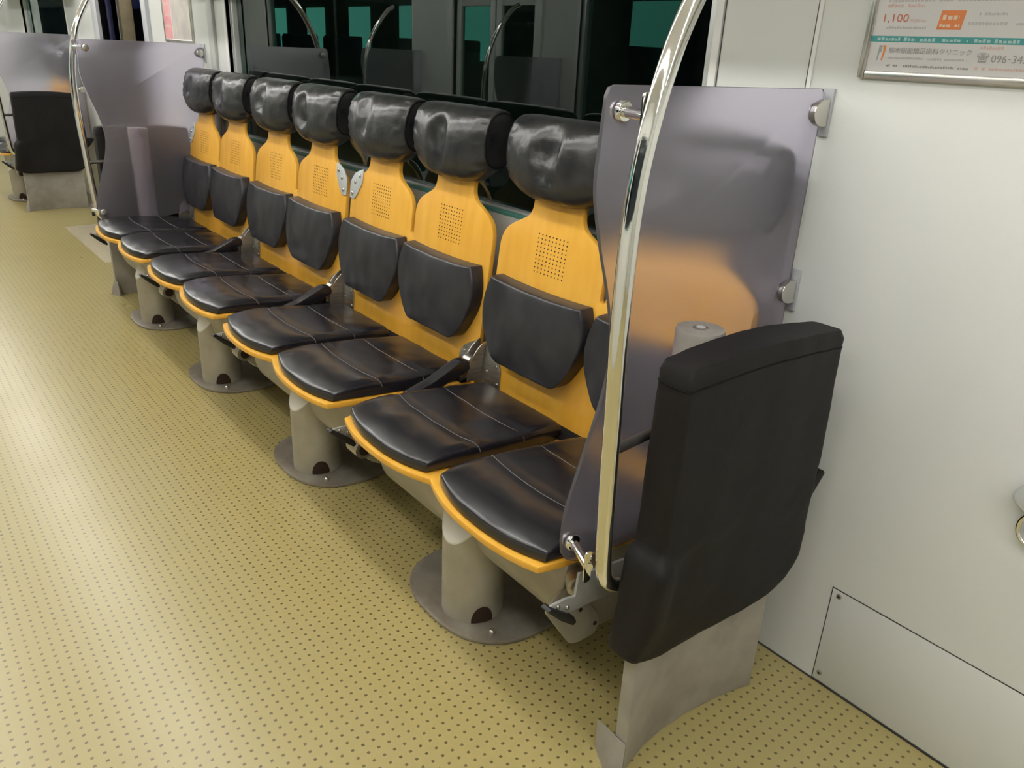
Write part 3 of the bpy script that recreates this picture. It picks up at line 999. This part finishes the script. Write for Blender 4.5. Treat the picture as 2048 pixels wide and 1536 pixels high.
def rect(parent, name, u0, v0, u1, v1, m, d=.0073): return flat(parent, name, [(u0, v0), (u1, v0), (u1, v1), (u0, v1)], m, d)
def lettering(parent, body, u, v, width, height, m, d=.0074, squash=True):
    me = text_mesh(body, 1.0)
    xs = [p.co.x for p in me.vertices]; ys = [p.co.y for p in me.vertices]
    x0, x1, y0, y1 = min(xs), max(xs), min(ys), max(ys)
    sx = width/(x1-x0); sy = height/(y1-y0) if height else sx
    for p in me.vertices:
        a, b = (p.co.x-x0)*sx+u, (p.co.y-y0)*sy+v
        p.co = (-d-.0002-(.0001 if p.co.z > 0 else 0), -a, b)
    return obj('lettering', me, m, parent)
rng = random.Random(4)
def microline(parent, u0, u1, v, h, m, d=.0074):
    """a line of print too small to read"""
    bm = bmesh.new(); u = u0
    while u < u1:
        wv = h*rng.uniform(.5, 1.0)
        if rng.random() > .12:
            hh = h*rng.uniform(.6, 1)
            add_box(bm, (-d, -min(u+wv, u1), v), (-d+.0005, -u, v+hh))
        u += wv + h*.3
    me = bpy.data.meshes.new('small_print'); bm.to_mesh(me); bm.free()
    o = obj('small_print', me, m, parent); o['kind'] = 'stuff'
    return o

t, sh = poster(-.296, 1.411, .62, .285, 'framed clinic poster with a teal band and phone number, top right on the wall')
o_ = .0145
def q(u, v): return (u+.015, v+.015)
lettering(sh, '1,100', *q(.017, .085), .049, .0165, 'red')
lettering(sh, '円(税込)', *q(.070, .086), .030, .007, 'inkpink')
microline(sh, *[x+.015 for x in (.021, .102)], .0755+.015, .005, 'inkpale')
microline(sh, *[x+.015 for x in (.015, .091)], .113+.015, .006, 'inkpink')
flat(sh, 'orange_box', [q(.122, .075), q(.166, .075), q(.170, .107), q(.126, .107)], 'orange')
microline(sh, .130+.015, .160+.015, .092+.015, .009, 'inkwhite', .0078)
microline(sh, .127+.015, .163+.015, .079+.015, .007, 'inkwhite', .0078)
rect(sh, 'teal_band', *q(.0, .052), *q(.588, .063), 'teal')
for a, b in ((.012, .088), (.096, .128), (.138, .172), (.182, .29), (.30, .42), (.44, .57)):
    microline(sh, a+.015, b+.015, .0543+.015, .0065, 'tealpale', .0078)
flat(sh, 'logo', [q(.017, .019), q(.020, .019), q(.021, .032), q(.025, .034), q(.0255, .046), q(.019, .046)], 'logo')
flat(sh, 'logo', [q(.0265, .019), q(.029, .019), q(.0325, .034), q(.033, .046), q(.0262, .046), q(.0285, .036)], 'orange')
lettering(sh, '熊本駅前矯正歯科クリニック', *q(.040, .0325), .156, .0105, 'inkgrey')
microline(sh, .040+.015, .19+.015, .0225+.015, .004, 'inkpale')
microline(sh, .040+.015, .196+.015, .0085+.015, .0045, 'inkgrey')
lettering(sh, '☎', *q(.207, .0215), .020, .0165, 'inkgrey')
lettering(sh, '096', *q(.232, .0225), .026, .0125, 'inkgrey')
lettering(sh, '-', *q(.2605, .028), .004, .0012, 'inkgrey')
lettering(sh, '342', *q(.267, .0225), .026, .0125, 'inkgrey')
microline(sh, .207+.015, .40+.015, .0095+.015, .005, 'inkpink')
microline(sh, .209+.015, .253+.015, .044+.015, .005, 'inkpink')
microline(sh, .193+.015, .240+.015, .099+.015, .005, 'inkpale')
microline(sh, .177+.015, .30+.015, .083+.015, .006, 'inkpale')
microline(sh, .02+.015, .30+.015, .122+.015, .006, 'inkpale')

t, sh = poster(4.28, 1.385, .52, .40, 'framed pink and beige poster on the wall beside the far doorway')
rect(sh, 'pink_column', .018, .018, .155, .385, 'pink')
rect(sh, 'beige_picture', .165, .018, .50, .385, 'beige')
for v in (.08, .14, .20, .26, .32): microline(sh, .04, .14, v, .02, 'inkpink', .0078)

# ------------------------------------------------------------------ wall access panel and hook
ap = empty('access_panel', (XW, -.487, 0)); tag(ap, 'white screwed access panel low on the wall, bottom right', 'access panel')
obj('gap', box_mesh('gap', [((-.0006, -.80, .004), (.0, .0, .280))]), 'darksteel', ap)
obj('cover', box_mesh('cover', [((-.0022, -.80, .0065), (-.0004, -.0028, .2772))], .0005), 'wall', ap)
for a, b in ((-.021, .264), (-.018, .030)):
    sc_ = obj('screw', disc_mesh('screw', (-.0022, a, b), (-1, 0, 0), .0065, .0025, 14, .7), 'steel', ap)
    obj('slot', disc_mesh('slot', (-.0045, a, b), (-1, 0, 0), .0028, .0006, 8), 'hole', sc_)
hk = empty('wall_hook', (XW, -.83, .69)); tag(hk, 'grey wall bracket with a chrome ring at the right edge', 'hook')
obj('bracket', prism_mesh('bracket', fillet([(.045, 0), (.02, .045), (-.05, .06), (-.10, .02), (-.09, -.03), (.0, -.028)], .02, 5), -.035, -.0005, lambda a, b, c: (c, a, b), bevel=.006, seg=3), 'lgrey', hk)
ring = [(-.012, -.01+.028*math.cos(a), -.058+.034*math.sin(a)) for a in [2*math.pi*i/28 for i in range(29)]]
obj('ring', tube_mesh('ring', ring, .005, 10, False), 'chrome', hk)

# ------------------------------------------------------------------ opposite side seen in the window reflection
def opposite_end(y, s, lab):
    t = empty('partition', (XO, y, 0)); tag(t, 'frosted partition of the opposite bench, %s' % lab, 'partition', 'opposite partitions')
    ctrl = [(.64, 1.37, 0), (.65, 1.25, 0), (.62, 1.1, 0), (.575, .92, 0), (.59, .82, 0), (.63, .70, 0), (.665, .53, 0)]
    pts = [(.012, .52), (.012, 1.385), (.63, 1.385)] + [(p.x, p.y) for p in smooth_path(ctrl, 4)] + [(.64, .46), (.3, .45)]
    obj('panel', prism_mesh('panel', pts, -.005, .004, lambda a, b, c: (a, c, b), bevel=.0015), 'frost', t)
    g = empty('grab_pole', (XO, y+s*.1, 0)); tag(g, 'chrome grab pole of the opposite bench, %s' % lab, 'grab pole', 'opposite grab poles')
    pc = [(.60, .46), (.645, .50), (.655, .70), (.67, .98), (.67, 1.15), (.65, 1.32), (.58, 1.51), (.44, 1.69), (.365, 1.735)]
    obj('tube', tube_mesh('tube', smooth_path([(x, 0, z) for x, z in pc], 6), .0165, 20), 'chrome', g)
    e = empty('padded_end_board', (XO, y+s*.14, 0)); tag(e, 'black padded board of the opposite bench, %s' % lab, 'end board', 'opposite end boards')
    obj('padded_cover', box_mesh('padded_cover', [((.09, min(0, s*.075), .30), (.60, max(0, s*.075), .94))], .02, 3), 'vinyl', e)
    obj('blade', box_mesh('blade', [((.16, min(s*.03, s*.05), 0), (.58, max(s*.03, s*.05), .31))], .004), 'blade', e)
opposite_end(3.72, 1, 'on the near side of the closed doors')
opposite_end(5.72, -1, 'on the far side of the closed doors')

# ------------------------------------------------------------------ the platform outside at night
pf = obj('platform', box_mesh('platform', [((XW+.25, -6, -.12), (9, 40, -.02))]), 'plat'); pf['kind'] = 'structure'
pb = obj('platform_wall', box_mesh('platform_wall', [((5.2, 2, -.02), (5.4, 40, 3.2))]), 'brown'); pb['kind'] = 'structure'
tag(obj('platform_column', box_mesh('platform_column', [((1.95, 11.22, -.02), (2.12, 11.42, 3.2))], .02), 'tan'), 'tan station column seen through the open doorway', 'column')
for i, yl in enumerate((8.2, 10.4)):  # unseen lamps added to brighten the column in the doorway
    pl_ = empty('added_platform_lamp', (1.7, yl, 3.1)); tag(pl_, '%s unseen lamp added over the platform to brighten the column' % ('nearer', 'farther')[i], 'lamp', 'added platform lamps')
    obj('housing', box_mesh('housing', [((-.1, -.65, 0), (.1, .65, .06))], .008), 'white', pl_)
    obj('diffuser', box_mesh('diffuser', [((-.07, -.62, -.04), (.07, .62, .002))]), 'lamp', pl_)
sg = empty('station_sign', (2.05, 10.55, 0)); tag(sg, 'blue station sign seen through the open doorway', 'sign')
obj('sign_board', box_mesh('sign_board', [((-.03, -.28, 1.70), (.03, .30, 2.3))], .01), 'blue', sg)
obj('post', tube_mesh('post', [(0, -.25, -.02), (0, -.25, 1.73)], .025, 12), 'darksteel', sg)
sl = empty('signal_lamp', (1.9, 9.95, 0)); tag(sl, 'small red signal lamp on a post outside the doorway', 'signal lamp')
obj('post', tube_mesh('post', [(.05, 0, -.02), (.05, 0, 1.5)], .02, 12), 'darksteel', sl)
obj('lens', disc_mesh('lens', (.03, -.01, 1.45), (-1, -.3, 0), .03, .02, 14, .6), 'redl', sl)
# opposite track: a station building with glowing teal panes added for the reflections
sb = obj('station_building', box_mesh('station_building', [((-5.4, 0, -.1), (-5.2, 24, 3.4))]), 'plat'); sb['kind'] = 'structure'
ORD = ('first', 'second', 'third', 'fourth', 'fifth', 'sixth', 'seventh', 'eighth')
for i in range(8):
    a = 5.2 + i*1.75
    wn = obj('added_glow_pane', box_mesh('added_glow_pane', [((-5.2, a, 1.25), (-5.17, a+.75, 2.0))], .01), 'teallit')
    tag(wn, '%s glowing teal pane added for the glass reflection, counted from the near side' % ORD[i], 'window', 'added teal panes')
    vm = empty('vending_machine', (-5.1, a+.1, -.1)); tag(vm, 'dark vending machine before the %s added teal pane' % ORD[i], 'vending machine', 'vending machines')
    obj('cabinet', shared('vmc', lambda: box_mesh('cabinet', [((0, 0, 0), (.55, .42, 1.62))], .03)), 'navy', vm)
    obj('front_door', shared('vmd', lambda: box_mesh('front_door', [((.55, .02, .1), (.57, .40, 1.58))], .008)), 'black', vm)
